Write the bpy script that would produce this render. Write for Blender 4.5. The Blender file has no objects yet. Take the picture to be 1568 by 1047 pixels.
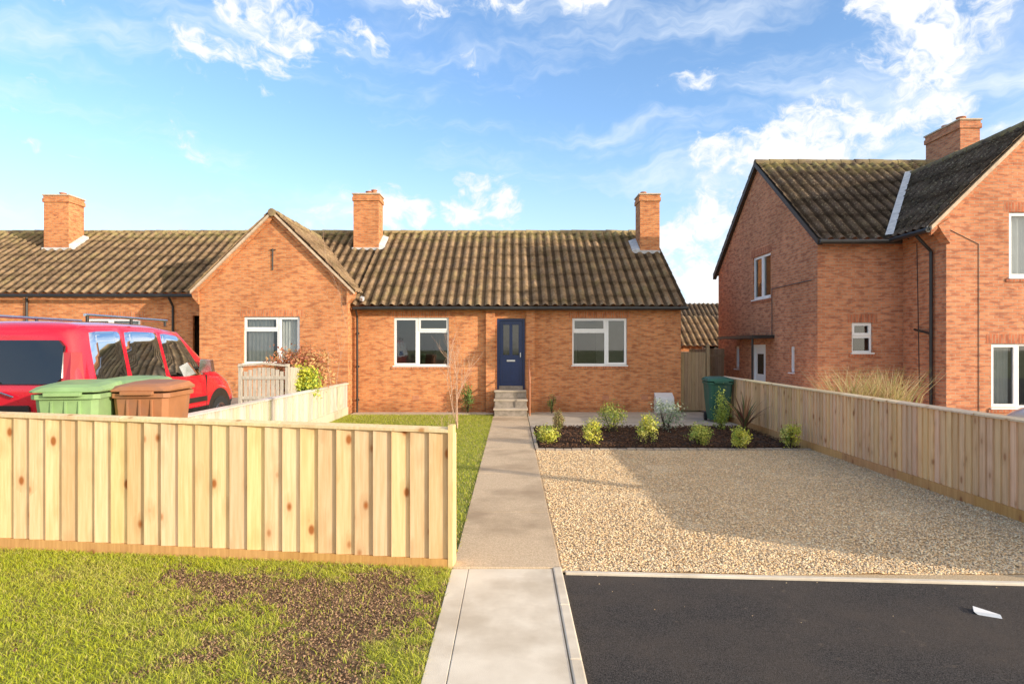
import bpy, bmesh, math, random
import numpy as np
from mathutils import Vector, Matrix, noise as mnoise
random.seed(7); rng=np.random.default_rng(7)
scene=bpy.context.scene
H=2.2
# ------------------------------------------------------------------ nodes
def newmat(name):
    m=bpy.data.materials.new(name); m.use_nodes=True
    nt=m.node_tree; nt.nodes.clear()
    out=nt.nodes.new('ShaderNodeOutputMaterial'); b=nt.nodes.new('ShaderNodeBsdfPrincipled')
    nt.links.new(b.outputs[0],out.inputs[0]); return m,nt,b,out
def nd(nt,t,ins=None,**pr):
    n=nt.nodes.new('ShaderNode'+t)
    for k,v in pr.items(): setattr(n,k,v)
    if ins:
        for k,v in ins.items():
            s=n.inputs[k]
            if isinstance(v,bpy.types.NodeSocket): nt.links.new(v,s)
            else: s.default_value=v
    return n
def c4(c): return (c[0],c[1],c[2],1)
def mix(nt,f,a,b,bt='MIX'):
    n=nt.nodes.new('ShaderNodeMix'); n.data_type='RGBA'; n.blend_type=bt
    for s,v in ((n.inputs[0],f),(n.inputs[6],a),(n.inputs[7],b)):
        if isinstance(v,bpy.types.NodeSocket): nt.links.new(v,s)
        else: s.default_value=v if s==n.inputs[0] or len(v)==4 else c4(v)
    return n.outputs[2]
def math_(nt,op,a,b=0.0,c=0.0,clamp=False):
    n=nt.nodes.new('ShaderNodeMath'); n.operation=op; n.use_clamp=clamp
    for i,v in enumerate((a,b,c)):
        if isinstance(v,bpy.types.NodeSocket): nt.links.new(v,n.inputs[i])
        else: n.inputs[i].default_value=v
    return n.outputs[0]
def mrange(nt,v,a,b,c=0,d=1,smooth=False):
    n=nd(nt,'MapRange',{0:v,1:a,2:b,3:c,4:d}); n.clamp=True
    if smooth: n.interpolation_type='SMOOTHSTEP'
    return n.outputs[0]
def pos(nt,scale=(1,1,1)):
    g=nd(nt,'NewGeometry'); m=nd(nt,'Mapping',{'Vector':g.outputs['Position'],'Scale':scale})
    return m.outputs[0]
def noi(nt,vec,s,d=4,r=.6):
    return nd(nt,'TexNoise',{'Vector':vec,'Scale':s,'Detail':d,'Roughness':r}).outputs[0]
def gray(nt,v): return nd(nt,'CombineXYZ',{0:v,1:v,2:v}).outputs[0]
def bump(nt,b,h,st=.3,dist=.01):
    n=nd(nt,'Bump',{'Height':h,'Strength':st,'Distance':dist}); nt.links.new(n.outputs[0],b.inputs['Normal'])
def noisy(name,c1,c2,scale=5,rough=.8,bs=.3,bscale=60,bd=.01,c3=None,s3=1.0,sc=(1,1,1),metal=0,spec=.3):
    m,nt,b,o=newmat(name); p=pos(nt,sc)
    f=mrange(nt,noi(nt,p,scale,4),.35,.65)
    col=mix(nt,f,c1,c2)
    if c3: col=mix(nt,mrange(nt,noi(nt,p,s3,5),.46,.66),col,c3)
    nt.links.new(col,b.inputs['Base Color'])
    b.inputs['Roughness'].default_value=rough; b.inputs['Metallic'].default_value=metal
    b.inputs['Specular IOR Level'].default_value=spec
    if bs: bump(nt,b,noi(nt,p,bscale,2),bs,bd)
    return m
def brickmat(name,c1,c2,cm,dark,light,soldier=False):
    m,nt,b,o=newmat(name)
    g=nd(nt,'NewGeometry'); sp=nd(nt,'SeparateXYZ',{0:g.outputs['Position']}); sn=nd(nt,'SeparateXYZ',{0:g.outputs['True Normal']})
    f=math_(nt,'GREATER_THAN',math_(nt,'ABSOLUTE',sn.outputs[0]),.7)
    u=math_(nt,'ADD',math_(nt,'MULTIPLY',sp.outputs[0],math_(nt,'SUBTRACT',1.0,f)),math_(nt,'MULTIPLY',sp.outputs[1],f))
    v=nd(nt,'CombineXYZ',{0:sp.outputs[2] if soldier else u,1:u if soldier else sp.outputs[2]}).outputs[0]
    t=nd(nt,'TexBrick',{'Vector':v,'Color1':c4(c1),'Color2':c4(c2),'Mortar':c4(cm),'Scale':1,'Mortar Size':.0085,'Mortar Smooth':.25,'Brick Width':.225,'Row Height':.075,'Bias':0})
    vb=nd(nt,'Mapping',{'Vector':v,'Scale':(1/.225,1/.075,1)}).outputs[0]
    col=t.outputs[0]
    n1=noi(nt,vb,.85,2,.5)
    col=mix(nt,mrange(nt,n1,.50,.66,0,.7),col,dark)
    col=mix(nt,mrange(nt,n1,.42,.30,0,.4),col,light)
    n2=mrange(nt,noi(nt,pos(nt,(1,1,.6)),.8,5,.65),.35,.7,.82,1.12)
    col=mix(nt,1.0,col,gray(nt,n2),'MULTIPLY')
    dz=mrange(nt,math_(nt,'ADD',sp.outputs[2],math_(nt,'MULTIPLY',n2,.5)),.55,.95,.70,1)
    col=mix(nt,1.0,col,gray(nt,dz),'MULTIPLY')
    nt.links.new(col,b.inputs['Base Color']); b.inputs['Roughness'].default_value=.9; b.inputs['Specular IOR Level'].default_value=.15
    hh=math_(nt,'ADD',math_(nt,'MULTIPLY',t.outputs['Fac'],-1.0),math_(nt,'MULTIPLY',noi(nt,g.outputs['Position'],40,2),.6))
    bump(nt,b,hh,.8,.010)
    return m
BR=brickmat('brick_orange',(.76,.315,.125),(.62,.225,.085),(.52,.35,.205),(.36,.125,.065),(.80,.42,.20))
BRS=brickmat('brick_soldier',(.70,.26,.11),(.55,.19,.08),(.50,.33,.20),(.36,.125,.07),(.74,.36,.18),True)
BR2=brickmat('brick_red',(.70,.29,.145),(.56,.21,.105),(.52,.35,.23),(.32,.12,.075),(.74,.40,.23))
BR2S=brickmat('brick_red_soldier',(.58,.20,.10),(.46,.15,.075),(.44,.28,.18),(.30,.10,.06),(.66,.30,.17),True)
WHITE=noisy('upvc_white',(.86,.86,.84),(.82,.82,.80),3,.35,0,spec=.5)
PALE=noisy('pale_mortar',(.66,.52,.37),(.50,.38,.27),8,.9,.3,60)
LEAD=noisy('lead',(.48,.48,.48),(.66,.65,.63),6,.6,.3,30)
BLACKP=noisy('black_plastic',(.018,.017,.016),(.03,.028,.026),4,.4,0,spec=.5)
DKWOOD=noisy('dark_fascia',(.05,.035,.025),(.08,.055,.04),10,.6,.2,40)
CONC=noisy('concrete_light',(.70,.61,.48),(.80,.71,.57),3,.92,.5,170,.005,(.58,.49,.37),1.3)
PATHM=noisy('path_aggregate',(.50,.37,.23),(.74,.58,.40),70,.92,.8,120,.010,(.42,.31,.20),.8)
STEPM=noisy('step_concrete',(.22,.19,.15),(.34,.29,.24),8,.9,.4,90,.006)
SOIL=noisy('soil',(.030,.017,.010),(.065,.036,.022),25,.95,.9,50,.03)
GRAVB=noisy('gravel_base',(.46,.33,.19),(.70,.54,.34),60,.95,.8,90,.02)
BLUE=noisy('blue_door_paint',(.005,.022,.09),(.007,.026,.11),3,.3,0,spec=.5)
TERR=noisy('drive_concrete',(.42,.35,.26),(.54,.46,.36),2,.9,.4,80,.006)
GREYW=noisy('weathered_wood',(.42,.37,.29),(.60,.53,.43),6,.85,.3,40,.004,sc=(6,6,1))
METAL=noisy('metal',(.55,.55,.55),(.62,.62,.62),4,.3,0,metal=1)
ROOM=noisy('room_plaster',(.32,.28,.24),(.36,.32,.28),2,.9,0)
CURT=noisy('net_curtain',(.76,.74,.70),(.84,.82,.78),4,.9,.2,20)
TERRA=noisy('terracotta',(.46,.19,.10),(.55,.25,.14),9,.8,.2,50)
def asphalt():
    m,nt,b,o=newmat('asphalt'); p=pos(nt)
    a=mix(nt,mrange(nt,noi(nt,p,130,3,.7),.38,.68),(.012,.011,.011),(.13,.115,.105))
    a=mix(nt,mrange(nt,noi(nt,p,.9,5),.42,.66,0,.6),a,(.10,.080,.064))
    a=mix(nt,mrange(nt,noi(nt,p,5,5,.7),.62,.72,0,.40),a,(.22,.17,.12))
    nt.links.new(a,b.inputs['Base Color']); b.inputs['Roughness'].default_value=.85; b.inputs['Specular IOR Level'].default_value=.2
    bump(nt,b,noi(nt,p,150,2),1.0,.012); return m
ASPH=asphalt()
def tilemat(name,base,alt,moss,mossamt,zr=None):
    m,nt,b,o=newmat(name)
    uv=nd(nt,'UVMap').outputs[0]
    fl=nd(nt,'VectorMath',{0:uv},operation='FLOOR').outputs[0]
    w=nd(nt,'TexWhiteNoise',{'Vector':fl}).outputs[0]
    col=mix(nt,w,base,alt); p=pos(nt)
    col=mix(nt,mrange(nt,noi(nt,p,3.5,6,.75),.46,.64,0,.7),col,tuple(x*.42 for x in base))
    col=mix(nt,mrange(nt,noi(nt,p,1.4,6,.78),.50,.66,0,mossamt),col,moss)
    col=mix(nt,mrange(nt,noi(nt,p,20,3,.7),.56,.70,0,.75),col,(.50,.42,.28))
    su=nd(nt,'SeparateXYZ',{0:uv}); fr=math_(nt,'FRACT',su.outputs[0]); da=math_(nt,'ABSOLUTE',math_(nt,'SUBTRACT',fr,.5))
    col=mix(nt,mrange(nt,da,.20,.38,0,.80,True),col,(.022,.015,.010))
    if zr:
        z=nd(nt,'SeparateXYZ',{0:p}).outputs[2]
        col=mix(nt,math_(nt,'MULTIPLY',mrange(nt,z,zr-.6,zr,0,.6),mrange(nt,noi(nt,p,4,4),.4,.6)),col,(.42,.36,.14))
    nt.links.new(col,b.inputs['Base Color']); b.inputs['Roughness'].default_value=.92; b.inputs['Specular IOR Level'].default_value=.15
    bump(nt,b,noi(nt,p,45,3),.6,.014); return m
TILE=tilemat('roof_tile',(.34,.225,.13),(.22,.145,.09),(.27,.22,.08),.45,6.86)
TILE2=tilemat('roof_tile_dark',(.15,.105,.075),(.10,.07,.052),(.14,.11,.05),.4,8.1)
def attrmat(name,rough=.7,transl=0,spec=.3):
    m,nt,b,o=newmat(name)
    a=nd(nt,'Attribute',attribute_name='Col')
    nt.links.new(a.outputs[0],b.inputs['Base Color']); b.inputs['Roughness'].default_value=rough; b.inputs['Specular IOR Level'].default_value=spec
    if transl:
        t=nd(nt,'BsdfTranslucent',{0:a.outputs[0]}); x=nd(nt,'MixShader',{0:transl}); nt.links.new(b.outputs[0],x.inputs[1]); nt.links.new(t.outputs[0],x.inputs[2]); nt.links.new(x.outputs[0],o.inputs[0])
    return m
LEAF=attrmat('leaf',.55,.3); STONE=attrmat('stones',.9,0,.15); GRASSB=attrmat('grass_blade',.6,.35,.2)
def groundcol():
    m,nt,b,o=newmat('turf_ground'); a=nd(nt,'Attribute',attribute_name='Col'); p=pos(nt)
    n=mrange(nt,noi(nt,p,30,5,.7),.3,.7,.55,1.35)
    nt.links.new(mix(nt,1.0,a.outputs[0],gray(nt,n),'MULTIPLY'),b.inputs['Base Color'])
    b.inputs['Roughness'].default_value=.95; b.inputs['Specular IOR Level'].default_value=.1; bump(nt,b,noi(nt,p,60,4,.7),.9,.02); return m
TURF=groundcol()
GROUND=noisy('ground_grass',(.20,.25,.06),(.28,.30,.09),3,.95,.5,20,.02,(.30,.24,.14),.5)
def woodmat(name,c1,c2,knot,kd=1.0):
    m,nt,b,o=newmat(name)
    t=nd(nt,'Attribute',attribute_name='tint').outputs['Fac']
    g=nd(nt,'NewGeometry')
    off=nd(nt,'CombineXYZ',{0:0,1:0,2:math_(nt,'MULTIPLY',t,37.0)}).outputs[0]
    v=nd(nt,'VectorMath',{0:g.outputs['Position'],1:off},operation='ADD').outputs[0]
    nv=nd(nt,'Mapping',{'Vector':v,'Scale':(5.0,5.0,2.9)}).outputs[0]
    vo=nd(nt,'TexVoronoi',{'Vector':nv,'Scale':1.0,'Randomness':1.0},feature='F1')
    on=math_(nt,'GREATER_THAN',nd(nt,'SeparateColor',{0:vo.outputs['Color']}).outputs[0],.25)
    k=math_(nt,'MULTIPLY',mrange(nt,vo.outputs['Distance'],.10,.19,1,0),on)
    halo=math_(nt,'MULTIPLY',mrange(nt,vo.outputs['Distance'],.12,.48,.6,0),on)
    vs=nd(nt,'Mapping',{'Vector':v,'Scale':(26,26,1.3)}).outputs[0]
    gr=nd(nt,'TexNoise',{'Vector':vs,'Scale':1.2,'Detail':5,'Roughness':.65,'Distortion':math_(nt,'MULTIPLY',halo,2.0)}).outputs[0]
    col=mix(nt,mrange(nt,gr,.35,.66),c1,c2)
    col=mix(nt,math_(nt,'MULTIPLY',halo,.75*kd),col,tuple(.5*(x+y) for x,y in zip(c2,knot)))
    tt=mrange(nt,t,0,1,.82,1.08)
    col=mix(nt,1.0,col,nd(nt,'CombineXYZ',{0:tt,1:math_(nt,'MULTIPLY',tt,mrange(nt,math_(nt,'FRACT',math_(nt,'MULTIPLY',t,5.1)),0,1,.94,1.02)),2:math_(nt,'MULTIPLY',tt,mrange(nt,math_(nt,'FRACT',math_(nt,'MULTIPLY',t,7.3)),0,1,.84,1.08))}).outputs[0],'MULTIPLY')
    col=mix(nt,math_(nt,'MULTIPLY',k,.95*kd),col,knot)
    nt.links.new(col,b.inputs['Base Color']); b.inputs['Roughness'].default_value=.78; b.inputs['Specular IOR Level'].default_value=.15
    bump(nt,b,gr,.3,.004); return m
WOOD=woodmat('fence_softwood',(.87,.65,.37),(.76,.50,.245),(.36,.12,.03))
WOODC=woodmat('fence_cap',(.90,.74,.50),(.80,.60,.36),(.5,.26,.10))
WOODG=woodmat('gravel_board',(.70,.40,.16),(.56,.29,.11),(.30,.12,.05))
WOODR=woodmat('fence_side',(.90,.64,.37),(.74,.48,.26),(.38,.17,.07),.85)
WOODW=woodmat('fence_pale',(.72,.68,.58),(.60,.55,.45),(.48,.38,.27),.4)
WOODB=woodmat('fence_brown',(.42,.31,.20),(.32,.23,.14),(.18,.11,.06),.6)
def glassmat(name,tint,f0):
    m,nt,b,o=newmat(name); nt.nodes.remove(b)
    g=nd(nt,'BsdfGlossy',{'Roughness':.02,'Color':(.9,.95,1,1)}); t=nd(nt,'BsdfTransparent',{0:tint})
    f=nd(nt,'LayerWeight',{'Blend':.25}); x=nd(nt,'MixShader',{0:mrange(nt,f.outputs['Fresnel'],0,1,f0,.9)})
    nt.links.new(t.outputs[0],x.inputs[1]); nt.links.new(g.outputs[0],x.inputs[2]); nt.links.new(x.outputs[0],o.inputs[0]); return m
GLASS=glassmat('window_glass',(.62,.66,.66,1),.08)
CARSEE=glassmat('car_window_glass',(.52,.60,.56,1),.10)
def plain(name,c,rough=.5,metal=0,coat=0,spec=.5):
    m,nt,b,o=newmat(name); b.inputs['Base Color'].default_value=c4(c); b.inputs['Roughness'].default_value=rough
    b.inputs['Metallic'].default_value=metal; b.inputs['Coat Weight'].default_value=coat; b.inputs['Specular IOR Level'].default_value=spec
    if coat: b.inputs['Coat Roughness'].default_value=.04
    n=noi(nt,pos(nt),7,3); nt.links.new(mrange(nt,n,.3,.7,max(rough-.05,.02),rough+.06),b.inputs['Roughness']); return m
CARRED=plain('car_paint_red',(.62,.008,.026),.28,.0,1.0)
CARSIL=plain('car_paint_silver',(.66,.67,.69),.32,.4,1.0)
CARGL=plain('dark_glass',(.012,.014,.016),.04,0,0,1.0)
SEAT=plain('seat_fabric',(.10,.10,.11),.9)
TYRE=plain('tyre',(.02,.02,.02),.85); CHR=plain('chrome',(.7,.7,.72),.2,1)
LAMPR=plain('lamp_red',(.40,.01,.01),.12,0,1); PLATE=plain('plate_yellow',(.85,.6,.03),.5); LAMPW=plain('lamp_clear',(.6,.62,.65),.1,.4,1)
def binmat(n,c): return noisy(n,c,tuple(x*.78 for x in c),3,.6,.1,60,.004,tuple(x*.62+.04 for x in c),2.2)
BING=binmat('bin_green_light',(.30,.47,.20)); BINGD=binmat('bin_green_dark',(.04,.14,.09)); BINB=binmat('bin_brown',(.44,.19,.085))
# ------------------------------------------------------------------ mesh builder
def link(o,parent=None):
    scene.collection.objects.link(o)
    if parent: o.parent=parent
    return o
def root(name,loc=(0,0,0),rz=0,s=1):
    e=bpy.data.objects.new(name,None); e.location=loc; e.rotation_euler=(0,0,rz); e.scale=(s,s,s) if not isinstance(s,tuple) else s; e.empty_display_size=.5
    return link(e)
class MB:
    def __init__(s,T=None): s.v=[];s.f=[];s.m=[];s.t=[];s.tint=.5;s.T=T or (lambda u,w,z:(u,w,z))
    def poly(s,pts,m=0):
        i=len(s.v); s.v+=[s.T(*p) for p in pts]; s.f.append(tuple(range(i,i+len(pts)))); s.m.append(m); s.t.append(s.tint)
    def hexa(s,p,m=0):
        i=len(s.v); s.v+=[s.T(*q) for q in p]
        for f in ((0,3,2,1),(4,5,6,7),(0,1,5,4),(1,2,6,5),(2,3,7,6),(3,0,4,7)):
            s.f.append(tuple(i+k for k in f)); s.m.append(m); s.t.append(s.tint)
    def box(s,a,b,c,d,e,f,m=0): s.hexa([(a,c,e),(b,c,e),(b,d,e),(a,d,e),(a,c,f),(b,c,f),(b,d,f),(a,d,f)],m)
    def prism(s,poly,w0,w1,m=0):
        n=len(poly); i=len(s.v)
        s.v+=[s.T(u,w0,z) for u,z in poly]+[s.T(u,w1,z) for u,z in poly]
        fs=[tuple(range(i,i+n)),tuple(range(i+2*n-1,i+n-1,-1))]+[(i+k,i+(k+1)%n,i+n+(k+1)%n,i+n+k) for k in range(n)]
        for f in fs: s.f.append(f); s.m.append(m); s.t.append(s.tint)
    def cyl(s,p0,p1,r,m=0,n=10,r1=None):
        a=Vector(s.T(*p0)); b=Vector(s.T(*p1)); d=(b-a).normalized(); r1=r if r1 is None else r1
        x=d.orthogonal().normalized(); y=d.cross(x); i=len(s.v)
        for c,rr in ((a,r),(b,r1)):
            for k in range(n):
                t=2*math.pi*k/n; s.v.append(tuple(c+x*rr*math.cos(t)+y*rr*math.sin(t)))
        fs=[(i+k,i+(k+1)%n,i+n+(k+1)%n,i+n+k) for k in range(n)]+[tuple(range(i+n-1,i-1,-1)),tuple(range(i+n,i+2*n))]
        for f in fs: s.f.append(f); s.m.append(m); s.t.append(s.tint)
    def bar(s,p0,p1,wd,th,m=0):
        a=Vector(s.T(*p0)); b=Vector(s.T(*p1)); d=(b-a).normalized(); up=Vector((0,0,1)); x=d.cross(up).normalized()*wd/2; y=x.cross(d).normalized()*th/2
        T=s.T; s.T=lambda u,w,z:(u,w,z)
        s.hexa([tuple(q) for q in (a-x-y,a+x-y,b+x-y,b-x-y,a-x+y,a+x+y,b+x+y,b-x+y)],m); s.T=T
    def wall(s,u0,u1,z0,z1,holes=(),m=0,w=0,rev=.12):
        us=sorted({u0,u1}|{h[0] for h in holes}|{h[1] for h in holes}); zs=sorted({z0,z1}|{h[2] for h in holes}|{h[3] for h in holes})
        for a,b in zip(us,us[1:]):
            for c,d in zip(zs,zs[1:]):
                if any(h[0]-1e-6<=a and b<=h[1]+1e-6 and h[2]-1e-6<=c and d<=h[3]+1e-6 for h in holes): continue
                s.poly([(a,w,c),(b,w,c),(b,w,d),(a,w,d)],m)
        for a,b,c,d in holes:
            s.poly([(a,w,c),(a,w+rev,c),(a,w+rev,d),(a,w,d)],m); s.poly([(b,w,c),(b,w+rev,c),(b,w+rev,d),(b,w,d)],m)
            s.poly([(a,w,d),(b,w,d),(b,w+rev,d),(a,w+rev,d)],m); s.poly([(a,w,c),(b,w,c),(b,w+rev,c),(a,w+rev,c)],m)
    def build(s,name,mats,parent=None,smooth=False,recalc=True,bevel=0):
        me=bpy.data.meshes.new(name); me.from_pydata(s.v,[],s.f)
        for x in mats: me.materials.append(x)
        me.polygons.foreach_set('material_index',s.m)
        at=me.attributes.new('tint','FLOAT','FACE'); at.data.foreach_set('value',s.t)
        if recalc:
            bm=bmesh.new(); bm.from_mesh(me); bmesh.ops.recalc_face_normals(bm,faces=bm.faces); bm.to_mesh(me); bm.free()
        if smooth: me.polygons.foreach_set('use_smooth',[True]*len(me.polygons))
        o=bpy.data.objects.new(name,me)
        if bevel:
            bv=o.modifiers.new('b','BEVEL'); bv.width=bevel; bv.segments=2; bv.limit_method='ANGLE'
        return link(o,parent)
def np_mesh(name,V,Fs,mat,col=None,parent=None,smooth=False):
    me=bpy.data.meshes.new(name); V=np.asarray(V,dtype=np.float32)
    me.vertices.add(len(V)); me.vertices.foreach_set('co',V.ravel())
    loops=np.concatenate([F.ravel() for F in Fs]).astype(np.int32)
    sizes=np.concatenate([np.full(len(F),F.shape[1]) for F in Fs]); starts=np.concatenate([[0],np.cumsum(sizes)[:-1]]).astype(np.int32)
    me.loops.add(len(loops)); me.loops.foreach_set('vertex_index',loops)
    me.polygons.add(len(starts)); me.polygons.foreach_set('loop_start',starts)
    me.update(calc_edges=True); me.validate()
    if smooth: me.polygons.foreach_set('use_smooth',[True]*len(me.polygons))
    if col is not None:
        ca=me.color_attributes.new('Col','FLOAT_COLOR','POINT'); c=np.ones((len(V),4),dtype=np.float32); c[:,:3]=col; ca.data.foreach_set('color',c.ravel())
    me.materials.append(mat); o=bpy.data.objects.new(name,me); return link(o,parent)
def FR(d): return lambda u,w,z:(u,d+w,z)
def LF(X): return lambda u,w,z:(X+w,u,z)
# ------------------------------------------------------------------ roof tiles
def tiles(name,O,U,V,L,S,mat,parent,period=.315,course=.34):
    O=Vector(O);U=Vector(U).normalized();V=Vector(V).normalized();N=U.cross(V)
    if N.z<0: N=-N
    k=8; nu=int(L/period*k)+1; us=np.linspace(0,L,nu+1)
    pr=.075*(0.5+.5*np.cos(2*np.pi*us/period))**1.5
    rows=[];n=int(math.ceil(S/course))
    for j in range(n):
        v0=j*course; v1=min((j+1)*course,S); rows+=[(v0,.020),(v1,0.0)]
    P=[];UV=[]
    sag=.03*np.sin(us*.55+1)+.015*np.sin(us*1.9)
    for r,(v,h) in enumerate(rows):
        j=r//2; jit=.006*np.sin(np.floor(us/period)*7.7+j*3.3)
        hh=h+pr+jit+sag*math.sin(math.pi*v/S)
        vj=v+ (0.018*np.sin(np.floor(us/period)*12.9+j*4.1) if h>0 else 0)
        base=np.array(O)[None,:]+us[:,None]*np.array(U)+(vj*np.ones_like(us))[:,None]*np.array(V)+hh[:,None]*np.array(N)
        P.append(base); UV.append(np.stack([us/period+.5,np.full_like(us,j+(.1 if h>0 else .9))],1))
    P=np.concatenate(P);UV=np.concatenate(UV);w=nu+1;R=len(rows)
    i=np.arange(R-1)[:,None]*w+np.arange(nu)[None,:]; i=i.ravel()
    F=np.stack([i,i+1,i+w+1,i+w],1)
    o=np_mesh(name,P,[F],mat,None,parent)
    uvl=o.data.uv_layers.new(name='UVMap'); li=np.empty(len(o.data.loops),dtype=np.int32); o.data.loops.foreach_get('vertex_index',li)
    uvl.data.foreach_set('uv',UV[li].astype(np.float32).ravel()); return o
RIDGE=noisy('ridge_tile',(.34,.25,.13),(.44,.35,.16),5,.9,.5,40,.01,(.18,.12,.08),2.5)
RIDGE2=noisy('ridge_tile_dark',(.20,.15,.10),(.32,.25,.11),5,.9,.5,40,.01,(.10,.07,.05),2.5)
def ridge(mb,p0,p1,m=0,r=.12):
    a=Vector(p0);b=Vector(p1);L=(b-a).length;n=max(1,int(L/.45));d=(b-a)/n
    for k in range(n):
        q=a+d*k+Vector((0,0,random.uniform(-.012,.012))); mb.cyl(tuple(q),tuple(q+d*1.04),r*1.05,m,12,r*.95)
# ------------------------------------------------------------------ windows
def window(name,parent,T,u0,u1,z0,z1,panes,sill=True,curtain=False,brickS=None,room=True,fw=.072,depth=2.4):
    mb=MB(T)
    for (a,b,c,d,sash) in panes:
        A=u0+(u1-u0)*a;B=u0+(u1-u0)*b;C=z0+(z1-z0)*c;D=z0+(z1-z0)*d
        w0=.045; t=fw if sash else fw*.8
        if sash:
            mb.box(A+.012,B-.012,w0,.1,C+.012,C+.012+t,0);mb.box(A+.012,B-.012,w0,.1,D-.012-t,D-.012,0)
            mb.box(A+.012,A+.012+t,w0,.1,C+.012+t,D-.012-t,0);mb.box(B-.012-t,B-.012,w0,.1,C+.012+t,D-.012-t,0)
        mb.box(A,B,.062,.115,C,C+t*.9,0);mb.box(A,B,.062,.115,D-t*.9,D,0)
        mb.box(A,A+t*.9,.062,.115,C+t*.9,D-t*.9,0);mb.box(B-t*.9,B,.062,.115,C+t*.9,D-t*.9,0)
        mb.poly([(A+.02,.088,C+.02),(B-.02,.088,C+.02),(B-.02,.088,D-.02),(A+.02,.088,D-.02)],1)
    if sill: mb.box(u0-.03,u1+.03,-.05,.06,z0-.035,z0-.002,0)
    if room:
        a,b,c,d=u0-.5,u1+.5,z0-.6,z1+.35;e=.13;g=depth
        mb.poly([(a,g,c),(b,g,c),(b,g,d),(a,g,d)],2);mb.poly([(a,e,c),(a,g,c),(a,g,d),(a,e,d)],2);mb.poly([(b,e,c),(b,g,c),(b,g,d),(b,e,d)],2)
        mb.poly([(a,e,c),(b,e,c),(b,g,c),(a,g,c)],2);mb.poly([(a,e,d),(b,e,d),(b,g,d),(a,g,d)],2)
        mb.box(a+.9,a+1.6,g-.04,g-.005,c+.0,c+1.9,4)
    if curtain:
        n=40
        for lo,hi in (curtain if isinstance(curtain,list) else [(0,1)]):
            for k in range(n):
                ua=u0+(u1-u0)*(lo+(hi-lo)*k/n);ub=u0+(u1-u0)*(lo+(hi-lo)*(k+1)/n)
                wa=.2+.025*math.sin(k*1.1);wb=.2+.025*math.sin((k+1)*1.1)
                mb.poly([(ua,wa,z0),(ub,wb,z0),(ub,wb,z1),(ua,wa,z1)],3)
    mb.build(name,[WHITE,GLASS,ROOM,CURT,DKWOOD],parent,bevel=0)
    if brickS:
        l=MB(T); l.box(u0-.12,u1+.12,-.004,.05,z1+.002,z1+.222,0); l.box(u0-.08,u1+.08,-.03,.04,z0-.11,z0-.037,0); l.build(name+'_lintel',[brickS],parent)
P_L=[(0,.44,0,1,True),(.44,1,0,.72,False),(.44,1,.72,1,True)]
P_R=[(.62,1,0,1,True),(0,.62,0,.72,False),(0,.62,.72,1,True)]
# =================================================================== BUNGALOW (main)
D=21.7; EZ=3.5; PT=.62
def chimney(name,parent,x0,x1,y0,y1,zb,zt,mat,pots):
    mb=MB(); mb.box(x0,x1,y0,y1,zb,zt-.30,0); mb.box(x0-.04,x1+.04,y0-.04,y1+.04,zt-.30,zt-.15,0); mb.box(x0-.015,x1+.015,y0-.015,y1+.015,zt-.15,zt-.05,0); mb.box(x0-.05,x1+.05,y0-.05,y1+.05,zt-.05,zt,1)
    for (px,py,r,h) in pots: mb.cyl((px,py,zt-.02),(px,py,zt+h),r,2,14,r*.85); mb.cyl((px,py,zt+h),(px,py,zt+h+.03),r*1.1,2,14)
    mb.build(name,[mat,PALE,TERRA],parent,bevel=.006)
house=root('brick_bungalow',(0,0,0))
XL,XR=-5.3,5.61; RD=26.8; RZ=EZ+PT*(RD-21.4)
mb=MB(FR(D))
h_left=(-3.93,-2.1,1.55,3.15); h_right=(2.0,3.82,1.57,3.13); h_door=(-.50,.43,.76,3.12)
mb.wall(XL-.3,XR,-.1,EZ+.08,[h_left,h_right,h_door],0)
mb.T=LF(XR)
mb.poly([(D,0,-.1),(31.9,0,-.1),(31.9,0,EZ+.05),(RD,0,RZ-.08),(D,0,EZ+.05)],0)
mb.T=FR(31.9); mb.poly([(XL,0,-.1),(XR,0,-.1),(XR,0,EZ),(XL,0,EZ)],0)
mb.T=FR(D)
mb.box(-.86,-.56,-.16,.0-.002,-.1,EZ-.03,0); mb.box(.47,.75,-.16,-.002,-.1,EZ-.03,0)
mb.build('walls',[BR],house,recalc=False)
window('window_left',house,FR(D),*h_left,P_L,brickS=BRS)
window('window_right',house,FR(D),*h_right,P_R,brickS=BRS)
mb=MB(FR(D+.05))
u0,u1,z0,z1=h_door
mb.box(u0,u0+.07,0,.08,z0,z1,0);mb.box(u1-.07,u1,0,.08,z0,z1,0);mb.box(u0+.07,u1-.07,0,.08,z1-.08,z1,0);mb.box(u0+.07,u1-.07,-.04,.1,z0,z0+.12,3)
a,b=u0+.075,u1-.075;zb,zt=z0+.125,z1-.085
mb.box(a,b,.03,.07,zb,zb+1.02,0)
mb.box(a,a+.13,.03,.07,zb+1.02,zt,0);mb.box(b-.13,b,.03,.07,zb+1.02,zt,0);mb.box(a+.13,b-.13,.03,.07,zt-.12,zt,0);mid=(a+b)/2
mb.box(mid-.05,mid+.05,.03,.07,zb+1.02,zt-.12,0)
mb.box(a+.13,b-.13,.05,.058,zb+1.02,zt-.12,1)
mb.box(a+.1,mid-.04,.02,.03,zb+.12,zb+.62,0);mb.box(mid+.04,b-.1,.02,.03,zb+.12,zb+.62,0)
mb.box(mid-.14,mid+.14,.018,.03,zb+.80,zb+.86,2)
mb.box(b-.09,b-.06,-.02,.03,zb+.95,zb+1.10,2)
mb.build('front_door',[BLUE,CARGL,METAL,STEPM],house,bevel=.004)
mb=MB()
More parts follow.
